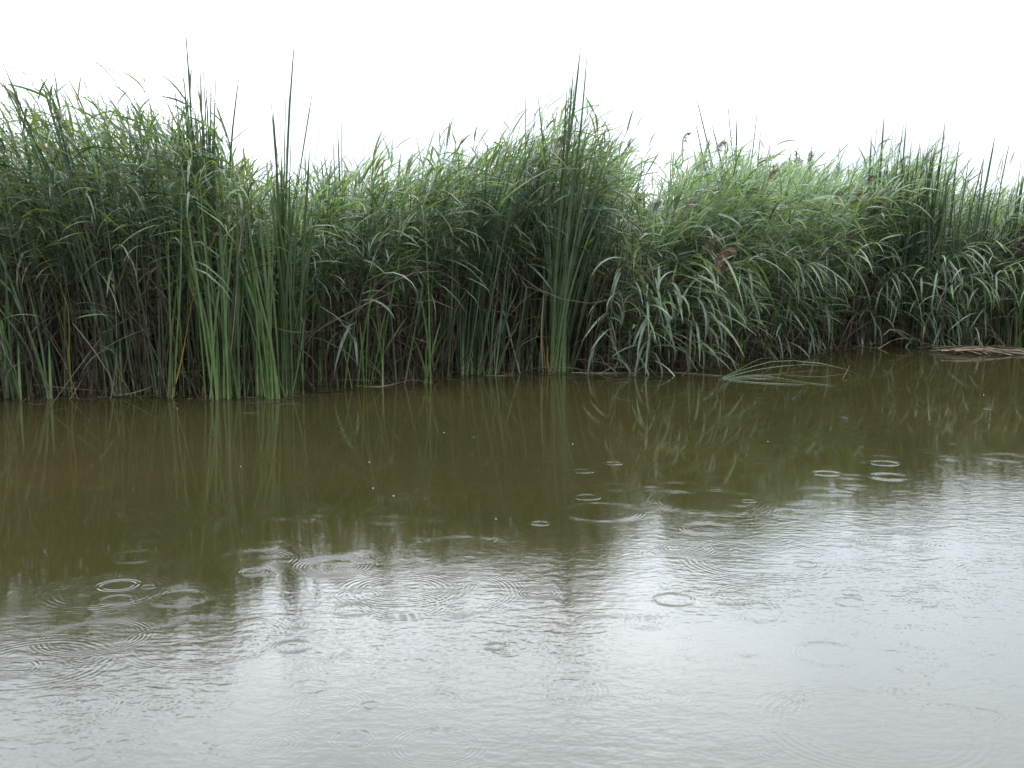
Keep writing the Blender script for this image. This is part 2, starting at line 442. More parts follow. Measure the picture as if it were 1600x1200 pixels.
def sample_line(c, t):
    """c (N,S,3), t (N,K) -> positions (N,K,3)"""
    s = c.shape[1] - 1
    f = np.clip(t * s, 0, s - 1e-4); i = f.astype(int); fr = (f - i)[..., None]
    n = np.arange(len(c))[:, None]
    return c[n, i] * (1 - fr) + c[n, i + 1] * fr

def reed_mass(name, x, y, hscale, nleaf, kind_label, pale=0.0, start_shift=0.0):
    n = len(x)
    pxs = PX(x, y)
    H = heightAt(x, y) * hscale
    ln = np.interp(pxs, lpx, lpv)
    leanx = ln * rng.normal(1, .45, n) * 1.0 + rng.normal(0, .12, n)
    leany = rng.normal(-.12, .18, n)
    t0 = np.maximum(np.interp(pxs, fpx, fpv) + start_shift, .06)
    H = H * (1 - 0) 
    c = stem_lines(x, y, H, leanx, leany)
    V, F, C = [], [], []
    k = 0
    rad = np.linspace(.0055, .0018, 7)[None] * rng.uniform(.8, 1.2, n)[:, None]
    v, q = tubes(c, rad)
    gcol = GREENS[rng.integers(0, len(GREENS), n)] * rng.uniform(.75, 1.2, n)[:, None]
    scol = np.repeat(gcol[:, None], 7, 1) * 1.25
    dry = DRYS[rng.integers(0, 4, n)]
    blend = np.clip((t0[:, None] + .12 - np.linspace(0, 1, 7)[None]) / .2, 0, 1)[..., None]
    scol = scol * (1 - blend) + dry[:, None] * blend * .8
    V.append(v); F.append(q); C.append(np.repeat(scol.reshape(-1, 3), 3, 0)); k += len(v)
    # leaves
    tt = t0[:, None] + (1 - t0[:, None]) * ((np.arange(nleaf)[None] + rng.random((n, nleaf))) / nleaf) ** .78 * .995
    st = sample_line(c, tt)
    wind = np.where(ln > 0, 0.0, math.pi)[:, None]
    strong = np.clip(np.abs(ln) * 2.0 + .15, .25, .85)[:, None]
    head = rng.uniform(0, 2 * math.pi, (n, nleaf))
    pick = rng.random((n, nleaf)) < strong
    head = np.where(pick, wind + rng.normal(0, .6, (n, nleaf)), head)
    elev = rng.normal(.74, .36, (n, nleaf)); droop = rng.normal(1.15, .6, (n, nleaf)).clip(.1, 2.3)
    top = tt > .9
    elev = np.where(top, rng.normal(1.15, .2, elev.shape), elev); droop = np.where(top, droop * .55, droop)
    length = rng.uniform(.26, .58, (n, nleaf)) * np.where(tt > .93, .7, 1)
    roll = rng.normal(0, .55, (n, nleaf))
    fl = lambda a: a.reshape(-1)
    lc, lw = reed_leaf_lines(st.reshape(-1, 3), fl(head), fl(elev), fl(droop), fl(length), fl(roll), 5, rng.choice([.35, .6, 1.0, 1.6], (n * nleaf, 1)))
    wd = fl(rng.uniform(.0065, .0120, (n, nleaf)))[:, None] * LP[5][None]
    v, q, sti, kk = ribbons(lc, lw, wd)
    col = np.repeat(gcol, nleaf, 0) * rng.uniform(.8, 1.25, n * nleaf)[:, None]
    if pale: 
        pm = rng.random(n * nleaf) < np.repeat(np.interp(pxs, [400, 560, 900, 1000, 2000], [.15, pale, pale, .75, .7]), nleaf)
        col[pm] = GREENS_PALE[rng.integers(0, 4, pm.sum())]
    yl = rng.random(n * nleaf) < .03; col[yl] = (.16, .15, .045)
    dead = (fl(tt) < .55) & (rng.random(n * nleaf) < .35); col[dead] = DRYS[rng.integers(0, 4, dead.sum())] * .8
    V.append(v); F.append(q + k); C.append(np.repeat(col, 5 * kk, 0)); k += len(v)
    me = mesh_from(name, np.concatenate(V), np.concatenate(F), np.concatenate(C), M_REED)
    return me

N1 = 5200
x, y, dep = plant_params(N1, .35, 6.0, -6.8, 9.2, 1.2)
hs = rng.normal(.90, .08, N1).clip(.68, 1.1) * np.interp(dep, [0, 1, 5], [1.0, 1.02, 1.0])
me = reed_mass('reed_bed', x, y, hs, 17, '', pale=.35, start_shift=-np.interp(dep, [1.2, 2.2], [0, .36]))
obj('reed_bed', me, kind='stuff', label='dense bed of green common reeds massed behind the front row', category='reed bed')

# dead litter between the stems, low down
def litter(n):
    x = rng.uniform(-6.2, 8.6, n); y = shoreY(x) + rng.uniform(-.02, 2.6, n)
    z = np.where(rng.random(n) < .45, 0, rng.random(n) ** 1.2 * 1.1)
    s = 5; u = np.linspace(0, 1, s)[None]
    ln = rng.uniform(.25, 1.25, n); head = rng.uniform(0, 2 * math.pi, n)
    el = np.where(rng.random(n) < .6, rng.normal(1.25, .25, n), rng.normal(.1, .7, n))
    dr = rng.normal(.2, .7, n)
    c, w_ = reed_leaf_lines(np.stack([x, y, z], -1), head, el, dr, ln, rng.normal(0, .8, n), s)
    wd = rng.uniform(.0018, .0065, n)[:, None] * np.array([.9, 1, .9, .7, .15])[None]
    v, q, _, k = ribbons(c, w_, wd)
    col = DRYS[rng.integers(0, 5, n)] * rng.uniform(.35, 1.0, n)[:, None]
    return mesh_from('reed_litter', v, q, np.repeat(col, s * k, 0), M_DRY)
obj('reed_litter', litter(15000), kind='stuff', label='tangle of brown dead reed stalks and leaves low between the stems', category='reed litter')

def scraps(n):
    x = rng.uniform(-6.2, 8.6, n); off = -np.abs(rng.normal(0, .22, n)) * (1 + .9 * np.sin(x * 2.3)) + .10; y = shoreY(x) + off
    s = 4
    c, w_ = reed_leaf_lines(np.stack([x, y, np.full(n, .004)], -1), rng.normal(0, .5, n) + np.where(rng.random(n) < .5, 0, math.pi), rng.normal(.05, .05, n), rng.normal(.08, .06, n),
                            rng.uniform(.02, .30, n) ** 1.0, rng.normal(0, .5, n), s)
    c[..., 2] = np.maximum(c[..., 2], .003)
    wd = rng.uniform(.0015, .0050, n)[:, None] * np.array([.8, 1, .9, .3])[None]
    v, q, _, k = ribbons(c, w_, wd)
    col = DRYS[rng.integers(0, 5, n)] * rng.uniform(.35, 1.3, n)[:, None]
    g_ = rng.random(n) < .25; col[g_] = GREENS[rng.integers(0, 6, g_.sum())]
    return mesh_from('floating_scraps', v, q, np.repeat(col * .75, s * k, 0), M_DRY)
obj('floating_scraps', scraps(800), kind='stuff', label='wet scraps of dead reed floating along the foot of the bed', category='reed scraps')

# prototypes for the single reeds of the front row (lean along +X)
def plume_mesh(seed, size=1.0, tint=(.10, .066, .06)):
    r = np.random.default_rng(seed)
    n = 110
    u = r.random(n) ** .8
    axis = np.stack([.10 * u ** 2, 0 * u, .20 * u - .08 * u ** 3], -1) * size
    head = r.uniform(-1.2, 1.2, n); el = r.normal(.55, .3, n); dr = r.normal(1.5, .4, n)
    c, w_ = reed_leaf_lines(axis, head, el, dr, (.05 + .06 * (1 - u)) * size, r.normal(0, 1.2, n), 4)
    wd = r.uniform(.0012, .0030, n)[:, None] * np.array([.5, .9, 1, .4])[None] * size
    v, q, _, k = ribbons(c, w_, wd)
    col = np.array(tint)[None] * r.uniform(.7, 1.4, n)[:, None]
    return mesh_from('plume', v, q, np.repeat(col, 4 * k, 0), M_PLUME)

class Proto: pass
def make_proto(seed, H, lean, arch, t0, nleaf, pale, leafscale=1.0, plume=False, dead_frac=.05, hang=0.0):
    r = np.random.default_rng(seed)
    p = Proto(); p.parts = []; p.H = H * (1 - arch)
    c = stem_lines(np.array([0.]), np.array([0.]), np.array([H]), np.array([lean]), np.array([r.normal(0, .05)]), 9, np.array([arch]))
    rad = np.linspace(.0052, .0022, 9)[None]
    v, q = tubes(c, rad, 5)
    pal = GREENS_PALE if pale else GREENS
    g0 = pal[r.integers(0, len(pal))]
    tl = np.linspace(0, 1, 9); bl = np.clip((t0 + .1 - tl) / .2, 0, 1)[:, None]
    sc = g0[None] * 1.2 * (1 - bl) + DRYS[r.integers(0, 4)][None] * bl
    p.parts.append(('stem', mesh_from('stem', v, q, np.repeat(sc, 5, 0), M_REED), (0, 0, 0)))
    flip = 1
    for i in range(nleaf):
        t = t0 + (.98 - t0) * (i + r.random() * .6) / nleaf
        st = sample_line(c, np.array([[t]]))[0, 0]
        flip = -flip
        head = r.normal(0, .75) if r.random() < min(.85, .35 + abs(lean)) else (r.normal(math.pi / 2 * flip, .6))
        el = r.normal(.7 - hang * .5, .22) if t < .9 else r.normal(1.1, .15)
        dr = max(.15, r.normal(1.25 + hang * .45, .45)) if t < .9 else r.normal(.9, .2)
        ln = r.uniform(.34, .58) * leafscale * (.75 if t > .92 else 1)
        lc, lw = reed_leaf_lines(np.zeros((1, 3)), np.array([head]), np.array([el]), np.array([dr]), np.array([ln]), np.array([r.normal(0, .45)]), 7, r.choice([.3, .4, .7, 1.3] if hang else [.35, .6, 1.0, 1.6]))
        wd = np.array([r.uniform(.0080, .0130) * leafscale])[:, None] * LP[7][None]
        vv, qq, sti, k = ribbons(lc, lw, wd, fold=.45)
        if r.random() < dead_frac: col = DRYS[r.integers(0, 5)][None] * np.ones((len(vv), 1))
        else:
            base = pal[r.integers(0, len(pal))] * r.uniform(.85, 1.2)
            tip = np.array([.16, .14, .06]) if r.random() < .2 else base
            f = np.clip((sti - 4.5) / 2, 0, 1)[:, None]
            col = base[None] * (1 - f) + tip[None] * f
        p.parts.append(('leaf', mesh_from('leaf', vv, qq, col, M_REED), tuple(st)))
    if plume:
        st = sample_line(c, np.array([[.985]]))[0, 0]
        p.parts.append(('plume', plume_mesh(seed + 5, plume, (.125, .075, .070) if seed % 2 else (.085, .068, .05)), tuple(st)))
    p.first = None
    return p

def plant(p, x, y, z, rotz, scale, label, group, cat='reed', name='common_reed', tilt=(0, 0)):
    o = thing(name, label, cat, (x, y, z), (tilt[0], tilt[1], rotz), group, scale)
    for nm, me, loc in p.parts:
        obj(nm, me, o, loc)
    return o

UP = [make_proto(100 + i, 2.6, random.uniform(.15, .55), 0.0, random.uniform(.42, .52), 12, False) for i in range(10)]
MID = [make_proto(200 + i, 2.5, random.uniform(.3, .7), .08, random.uniform(.12, .24), 16, True, 1.15, plume=(1.0 if i % 3 == 0 else False)) for i in range(8)]
LOW = [make_proto(300 + i, 1.9, random.uniform(.5, .9), .30, random.uniform(.03, .10), 15, True, 1.25, plume=(1.15 if i % 4 == 0 else False), hang=.8) for i in range(8)]

MARKS = [(10, 'the fresh shoot at the left edge'), (80, 'the leftmost tuft'), (112, 'the long yellow blade'), (163, 'the narrow upright left cattail'),
         (210, 'the left-leaning cattails'), (270, 'the orange-tipped blade'), (318, 'the tallest dark cattails'), (357, 'the thick pale base'),
         (425, 'the bright green fan'), (466, 'the long thin arching tip'), (510, 'the dip in the reeds'), (570, 'the three low fresh shoots'), (620, 'the crossed yellowed blades'),
         (665, 'the lone small cattail'), (700, 'the broad pale arching blade'), (737, 'the dark leaning cattail'), (772, 'the small middle cattail'),
         (812, 'the shaded middle cattail'), (866, 'the big central fan'), (905, 'the dark cattail past the fan'), (950, 'the left end of the straw stem'),
         (1010, 'the large purple plume'), (1065, 'the leaf tips touching water'), (1110, 'the right end of the straw stem'), (1152, 'the dark narrow cattail'), (1196, 'the fallen green blades'),
         (1250, 'the round bush'), (1300, 'the low green right cattail'), (1340, 'the brown hanging plumes'), (1384, 'the tall right stand'),
         (1440, 'the pale broken stalk'), (1500, 'the brown floating raft'), (1545, 'the end of the raft'), (1600, 'the right edge')]
def zone_of(px, dep=0.0):
    m = min(MARKS, key=lambda q: abs(q[0] - px))
    d = px - m[0]
    side = 'left of ' if d < -7 else ('right of ' if d > 7 else ('behind ' if dep >= 0 else 'beside '))
    return side + m[1]

front = []
N_IND = 262
for i in range(N_IND):
    x = -4.9 + (11.5) * ((i + random.random()) / N_IND)
    dep = random.uniform(.02, .75)
    y = float(shoreY(x)) + dep
    px = float(PX(x, y))
    H = float(heightAt(x, y)); ln = float(np.interp(px, lpx, lpv)); t0 = float(np.interp(px, fpx, fpv))
    front_low = t0 < .3
    if front_low:
        kind = random.random()
        if kind < .5: fam, nm = LOW, 'low arching pale reed'
        elif kind < .92: fam, nm = MID, 'leaning pale reed'
        else: fam, nm = UP, 'upright green reed'
    else:
        kind = random.random()
        if kind < .85: fam, nm = UP, 'upright green reed'
        else: fam, nm = MID, 'leaning pale reed'
    p = random.choice(fam)
    if fam is LOW: sc = random.uniform(.72, 1.0)
    elif fam is MID: sc = H * random.uniform(.72, .95) / p.H
    else: sc = H * random.uniform(.86, 1.12) / p.H
    rz = (0 if ln > 0 else math.pi) + random.gauss(0, .5 if abs(ln) > .2 else 1.5)
    if fam is LOW: rz = random.gauss(-.6, .55)
    has_pl = any(q[0] == 'plume' for q in p.parts)
    o = plant(p, x, y, 0.0 if dep < .5 else .02, rz, sc, '', 'common reeds in the front row', tilt=(random.gauss(0, .03), random.gauss(0, .03)))
    row = 'first-row ' if dep < .25 else ('second-row ' if dep < .5 else 'third-row ')
    front.append((o, row + nm + (' with plume ' if has_pl else ' ') + zone_of(px, dep), sc * p.H))
by_label = {}
for q in front: by_label.setdefault(q[1], []).append(q)
for lab, qs in by_label.items():
    qs.sort(key=lambda q: -q[2])
    for j, (o, _, h) in enumerate(qs):
        pre = '' if len(qs) == 1 else ('taller ' if j == 0 else 'shorter ') if len(qs) == 2 else ('tallest ' if j == 0 else 'shortest ' if j == len(qs) - 1 else
                                                                                                 ['second tallest ', 'third tallest ', 'fourth tallest ', 'fifth tallest ', 'sixth tallest ', 'seventh tallest '][min(j - 1, 5)])
        o['label'] = pre + lab

# reeds that stand out one by one: (top place in the photo, base column, proto kind, label)
def special(px_base, py_base, rotz, H, seed, lean, arch, t0, nl, pale, ls, pl, label, dy=0.0):
    b = G(px_base, py_base); b[1] += dy
    p = make_proto(seed, H, lean, arch, t0, nl, pale, ls * 1.15, pl, .05, .7)
    return plant(p, b[0], b[1], 0, rotz, .88, label, 'reeds standing out from the bed')
special(548, 602, -.2, 1.45, 901, .28, .12, .35, 11, True, 1.15, False, 'bent young reed with drooping leaves beside the small fresh cattail shoots')
special(556, 600, 2.8, 1.15, 903, .22, .20, .25, 8, True, 1.1, False, 'short bent reed with leaves hanging left above the small fresh shoots')
special(1010, 580, -.25, 1.75, 905, .75, .34, .15, 15, True, 1.2, 2.0, 'pale reed bowed right with the large purple plume above the floating stem')
special(1040, 578, -.5, 1.45, 907, .60, .30, .10, 15, True, 1.2, 1.8, 'pale reed with the lower purple plume above the floating stem')
special(985, 582, -.9, 1.35, 909, .55, .25, .10, 14, True, 1.2, False, 'pale broad-leaved reed drooping beside the big central cattail fan')
special(1065, 577, -1.1, 1.0, 911, .5, .25, .08, 12, True, 1.25, False, 'pale reed hanging its leaf tips into the water')
special(1020, 579, -1.5, .95, 913, .4, .2, .08, 12, True, 1.2, False, 'shortest pale reed drooping at the waterline')
special(1040, 572, .0, 2.35, 915, .62, .16, .35, 17, True, 1.15, False, 'tall pale reed whose leaf cascade bows right over the plumes', -.05)
special(1022, 574, -.15, 2.2, 916, .70, .18, .40, 15, True, 1.1, False, 'second pale reed bowing right, just left of the leaf cascade', -.02)
special(1210, 540, .05, 2.55, 917, 1.05, .26, .3, 16, True, 1.0, 2.0, 'arching reed ending in the higher brown plume beside the dark cattails', .0)
special(1230, 540, -.1, 2.45, 919, 1.05, .28, .25, 16, True, 1.0, 2.0, 'arching reed ending in the lower brown plume beside the dark cattails', -.05)
special(1245, 545, -.3, 2.2, 921, 1.15, .34, .2, 16, True, 1.0, False, 'arching reed sweeping far right over the water behind the fallen blades')
special(1385, 540, -.5, 1.6, 923, .8, .34, .15, 15, True, 1.1, False, 'reed bowed down to the left end of the brown raft')
special(1440, 545, -.4, 1.5, 925, .75, .30, .15, 14, True, 1.1, False, 'reed bowed over the middle of the brown floating raft')
special(1500, 545, -.5, 1.5, 927, .7, .30, .15, 14, True, 1.15, False, 'reed bowed over the right end of the brown floating raft')
special(1090, 570, .2, 2.75, 929, .25, .06, .4, 13, True, 1.0, 1.2, 'tall upright reed with a pink-purple plume behind the pale drooping patch', .4)
special(1060, 560, .4, 2.85, 931, .10, .02, .5, 12, False, 1.0, 1.0, 'tallest plumed reed rising against the sky right of the dip', .6)

# ------------------------------------------------------------------ cattails
def catmull(P, s):
    P = np.asarray(P, float)
    if len(P) == 2: P = np.array([P[0], (P[0] + P[1]) / 2, P[1]])
    E = np.vstack([2 * P[0] - P[1], P, 2 * P[-1] - P[-2]])
    d = np.r_[0, np.cumsum(np.linalg.norm(np.diff(P, axis=0), axis=1))]; d /= d[-1]
    out_ = []
    for u in np.linspace(0, 1, s):
        i = min(np.searchsorted(d, u, side='right') - 1, len(P) - 2); f = (u - d[i]) / (d[i + 1] - d[i])
        a, b, c, e = E[i], E[i + 1], E[i + 2], E[i + 3]
        out_.append(.5 * ((2 * b) + (-a + c) * f + (2 * a - 5 * b + 4 * c - e) * f * f + (-a + 3 * b - 3 * c + e) * f ** 3))
    return np.array(out_)

CATC = {'dark': ([.034, .058, .022], [.032, .052, .026]), 'mid': ([.050, .084, .024], [.042, .068, .028]),
        'bright': ([.075, .122, .030], [.060, .096, .034]), 'yellow': ([.20, .17, .03], [.24, .13, .03]),
        'dry': ([.20, .15, .09], [.17, .12, .075]), 'far': ([.036, .070, .046], [.032, .066, .044])}
def blade(root, line, w, tone, rel, s=11, pale_base=True, twist=None):
    c = catmull(line, s)[None] - np.array(rel)[None, None]
    t = np.linspace(0, 1, s)
    prof = np.interp(t, [0, .12, .5, .8, .93, 1], [.85, 1.0, 1.1, .98, .66, .05]) * random.uniform(.8, 1.15)
    a0 = random.uniform(-1.0, 1.0) if twist is None else twist; a1 = a0 + random.uniform(-1.4, 1.4)
    ang = a0 + (a1 - a0) * t
    wd = np.stack([np.cos(ang), np.sin(ang), 0 * ang], -1)[None]
    v, q, st, k = ribbons(c, wd, (prof * w)[None], fold=.35)
    c0, c1 = CATC[tone]; c0 = np.array(c0) * random.uniform(.85, 1.2); c1 = np.array(c1)
    f = (st / (s - 1))[:, None]
    col = c0 * (1 - f) + c1 * f
    if pale_base and tone not in ('dry', 'yellow'):
        pb = np.clip(1 - f * 6.5, 0, 1) * .85; col = col * (1 - pb) + np.array([.115, .15, .058]) * pb
    if tone not in ('dry', 'yellow') and random.random() < .35:
        tp = np.clip((f - .93) / .07, 0, 1); col = col * (1 - tp) + np.array([.22, .15, .05]) * tp
    return obj('leaf', mesh_from('leaf', v, q, col, M_CAT), root)

def cattail(base, label, tips=(), region=None, n=0, tone='mid', w=.0085, depth=0.0, lines=(), spread=.035, bulge=.5, sheath=True, bentfrac=.13, group=None, tone_mix=None):
    b = G(*base); b[1] += depth
    root = thing('cattail', label, 'cattail', tuple(b), group=group)
    all_tips = list(tips)
    for _ in range(n):
        all_tips.append((random.uniform(region[0], region[1]), random.uniform(region[2], region[3])))
    for it, (tx, ty) in enumerate(all_tips):
        Y = b[1] + random.gauss(0, .10)
        tip = D(tx, ty, Y)
        b0 = b + np.array([random.gauss(0, spread * 1.35), random.gauss(0, spread * 1.0), -.05])
        ln = tip - b0
        h = ln[2]
        if h < .15: continue
        side = ln[0]
        p1 = b0 + np.array([side * .42 * random.uniform(.5, .95) * (.6 + .8 * bulge), ln[1] * .3, h * .42])
        p2 = b0 + np.array([side * (.70 + random.uniform(-.08, .06)), ln[1] * .65, h * .78])
        tn = tone if not tone_mix or random.random() > tone_mix[1] else tone_mix[0]
        line = [b0, p1, p2, tip]
        if it >= len(tips) and random.random() < bentfrac:            # blade snapped over near its tip
            k = p2 + (tip - p2) * .2
            dn = random.choice((-1, 1))
            line = [b0, p1, p2, k + np.array([dn * .06, 0, .03]), k + np.array([dn * .28, -.03, -.10]), k + np.array([dn * .42, -.05, -.30])]
        blade(root, line, w * random.uniform(.75, 1.2) * (1.1 if it < len(tips) else .92), tn, b)
    for (pts, ww, tn) in lines:
        ln = [D(px, py, b[1] - .02 * i) for i, (px, py) in enumerate(pts)]
        blade(root, ln, ww, tn, b)
    if sheath and (n + len(tips)) >= 6:
        c = np.array([[0, 0, -.05], [0, 0, .12], [.003, 0, .3], [.006, 0, .5]])[None]
        v, q = tubes(c, np.array([[.015, .015, .012, .006]]), 8)
        cc = np.repeat(np.array([[.17, .20, .085], [.14, .19, .07], [.08, .14, .05], [.05, .1, .04]]), 8, 0)
        obj('leaf_sheath', mesh_from('leaf_sheath', v, q, cc, M_CAT), root)
    return root

# ---- left
cattail((10, 622), 'lone fresh green cattail shoot at the far left edge of the water', tips=[(20, 438), (28, 482), (-12, 400)], tone='bright', region=(-50, 10, 330, 430), n=3)
cattail((32, 624), 'thin cattail leaning left in the left corner, second from the edge', tips=[(-10, 470), (-30, 420), (5, 380)], tone='mid', region=(-60, 20, 300, 420), n=5)
cattail((80, 622), 'cattail tuft leaning left just left of the yellow blade', region=(-60, 40, 300, 430), n=8, tone='mid')
cattail((112, 618), 'cattail with one long yellow blade bending to upper left', tips=[(60, 300), (90, 330), (110, 350)], tone='mid',
        lines=[([(112, 618), (104, 540), (88, 475), (62, 410), (28, 338)], .0085, 'yellow'), ([(113, 618), (108, 560), (106, 480), (80, 420), (50, 374), (92, 384), (135, 410)], .006, 'yellow')])
cattail((163, 612), 'narrow upright cattail between the yellow blade and the left tuft cluster', tips=[(160, 330), (158, 410), (172, 380), (150, 300)], tone='mid', w=.007, region=(130, 175, 250, 400), n=5, tone_mix=('yellow', .12))
cattail((190, 618), 'tall cattail with long blades arching to the top left corner', tips=[(-2, 82), (-12, 98), (2, 108), (22, 168), (60, 110), (75, 120)], region=(20, 150, 170, 340), n=7, tone='dark', w=.009)
cattail((228, 612), 'cattail leaning left with one yellowing blade left of the tallest stand', tips=[(60, 376), (115, 355)], region=(80, 200, 260, 420), n=8, tone='mid', tone_mix=('yellow', .15))
cattail((250, 614), 'dark cattail arching its blades low over the left reeds', region=(130, 250, 200, 380), n=8, tone='dark',
        lines=[([(250, 612), (262, 500), (270, 420), (240, 372), (190, 350), (142, 398)], .008, 'mid'), ([(252, 612), (275, 480), (300, 400), (262, 352), (215, 348), (195, 356)], .0075, 'mid')])
cattail((270, 622), 'yellow-green cattail with an orange-tipped blade crossing to the right', region=(262, 290, 350, 470), n=4, tone='bright', w=.010,
        lines=[([(268, 622), (284, 560), (308, 440), (350, 338)], .010, 'yellow'), ([(272, 620), (276, 540), (282, 440), (284, 260)], .009, 'bright')])
cattail((292, 608), 'slim cattail whose pale blade arches left above the water', region=(220, 300, 320, 480), n=5, tone='mid',
        lines=[([(330, 622), (318, 520), (305, 430), (290, 398), (262, 395)], .005, 'dry')])
cattail((318, 606), 'tallest dark cattail stand reaching the highest blade tips on the left', depth=.25,
        tips=[(288, 14), (313, 24), (262, 76), (277, 62), (295, 85), (308, 92), (338, 90), (330, 96), (376, 100), (300, 118), (286, 100)],
        region=(268, 345, 100, 230), n=28, tone='dark', w=.0105, spread=.07, bulge=.35, bentfrac=.03)
cattail((334, 612), 'dark cattail packed against the right side of the tallest stand', depth=.12, region=(300, 352, 150, 300), n=16, tone='dark', w=.010, spread=.06, bulge=.3)
cattail((340, 623), 'bright cattail with thick pale base in front of the tallest stand', region=(268, 372, 230, 400), n=18, tone='bright', w=.0105, spread=.05, bulge=.35)
cattail((357, 622), 'green cattail close to the right of the thick pale base', region=(330, 400, 250, 400), n=12, tone='mid', w=.009, spread=.03,
        lines=[([(352, 620), (366, 500), (372, 400), (382, 345), (374, 326), (364, 325)], .005, 'dry')])
cattail((402, 618), 'slender cattail blades leaning left between the two bright bases', region=(340, 400, 260, 400), n=7, tone='mid', w=.008)
cattail((425, 623), 'bright green cattail fan opening to the left', region=(362, 430, 300, 420), n=14, tone='bright', w=.010, spread=.03, bulge=.4)
cattail((446, 617), 'tall straight cattail reaching past the reed tops right of the bright fan', depth=.05,
        tips=[(422, 140), (426, 160), (430, 205), (447, 125), (453, 122), (455, 200), (462, 42), (412, 82), (440, 240), (490, 133), (470, 250)],
        region=(415, 475, 230, 380), n=12, tone='mid', w=.0095, spread=.04, bulge=.3, bentfrac=.0)
cattail((466, 614), 'single arching cattail with a very long thin tip bending right', tips=[(495, 330), (484, 230)], tone='mid',
        lines=[([(468, 614), (480, 430), (498, 210), (534, 160), (582, 139)], .0045, 'mid')])
cattail((524, 600), 'narrow dark cattail rising above the dip in the reeds', depth=.4, tips=[(533, 160), (527, 190), (520, 205), (500, 235)], region=(480, 540, 220, 330), n=6, tone='dark', w=.008)
cattail((496, 606), 'thin upright cattail in shade left of the small fresh shoots', depth=.2, region=(470, 530, 260, 400), n=8, tone='mid', w=.0075)
# ---- middle: fresh small shoots
cattail((545, 606), 'small fresh cattail shoot, leftmost of the three low shoots', tips=[(540, 470), (556, 500), (530, 520)], tone='bright', w=.006, sheath=False)
cattail((570, 606), 'small fresh cattail shoot in the middle of the three low shoots', tips=[(590, 430), (552, 478), (600, 465), (580, 440), (562, 500)], tone='bright', w=.0062, sheath=False)
cattail((590, 602), 'small fresh cattail shoot, rightmost of the three low shoots', tips=[(625, 400), (612, 468), (585, 460), (636, 495), (600, 500)], tone='bright', w=.006, sheath=False)
cattail((665, 599), 'small green cattail with a few spreading blades alone before brown stalks', tips=[(664, 310), (656, 458), (698, 470), (640, 520), (688, 505), (710, 500), (677, 420)], tone='bright', w=.0075, sheath=False)
cattail((700, 590), 'cattail with one broad pale blade arching over to the left', depth=.1, region=(660, 720, 300, 400), n=4, tone='mid', w=.008,
        lines=[([(700, 590), (706, 470), (704, 370), (680, 334), (640, 350), (612, 382), (592, 418)], .010, 'mid')])
cattail((723, 585), 'dark cattail leaning right, its left blades straight', region=(690, 760, 250, 420), n=12, tone='dark', w=.0088, spread=.03)
cattail((737, 584), 'dense dark cattail leaning right left of the centre', tips=[(705, 430), (820, 165), (800, 210)], region=(740, 850, 200, 340), n=20, tone='dark', w=.009, spread=.04, bulge=.4)
cattail((772, 584), 'small green cattail between the dark leaning one and the big fan', tips=[(770, 430), (790, 452), (758, 482), (800, 470), (812, 500), (775, 470)], tone='mid', w=.0065, sheath=False)
cattail((812, 582), 'shaded cattail standing left of the big central fan', depth=.35, tips=[(822, 120), (845, 138), (838, 160), (858, 160)], region=(790, 880, 180, 320), n=10, tone='dark', w=.0085)
cattail((866, 580), 'big central cattail fan with a thick pale green base', tips=[(897, 100), (903, 116), (886, 130), (893, 108), (937, 123), (912, 178), (975, 290), (948, 250), (960, 312), (908, 66), (840, 145), (918, 75)],
        region=(825, 955, 180, 360), n=30, tone='mid', w=.0105, spread=.045, bulge=.35, bentfrac=.05)
cattail((883, 579), 'narrower cattail joined to the right side of the big central fan', region=(880, 985, 270, 400), n=14, tone='dark', w=.0095, spread=.03)
cattail((848, 581), 'withered tan cattail stalk at the left foot of the big fan', lines=[([(849, 581), (846, 520), (850, 455)], .006, 'dry'), ([(853, 581), (846, 520), (833, 490), (832, 470)], .005, 'dry'), ([(858, 582), (855, 560), (856, 540)], .009, 'yellow')], sheath=False)
cattail((905, 575), 'dark cattail behind the right side of the big fan', depth=.5, region=(890, 960, 230, 330), n=10, tone='dark', w=.009)
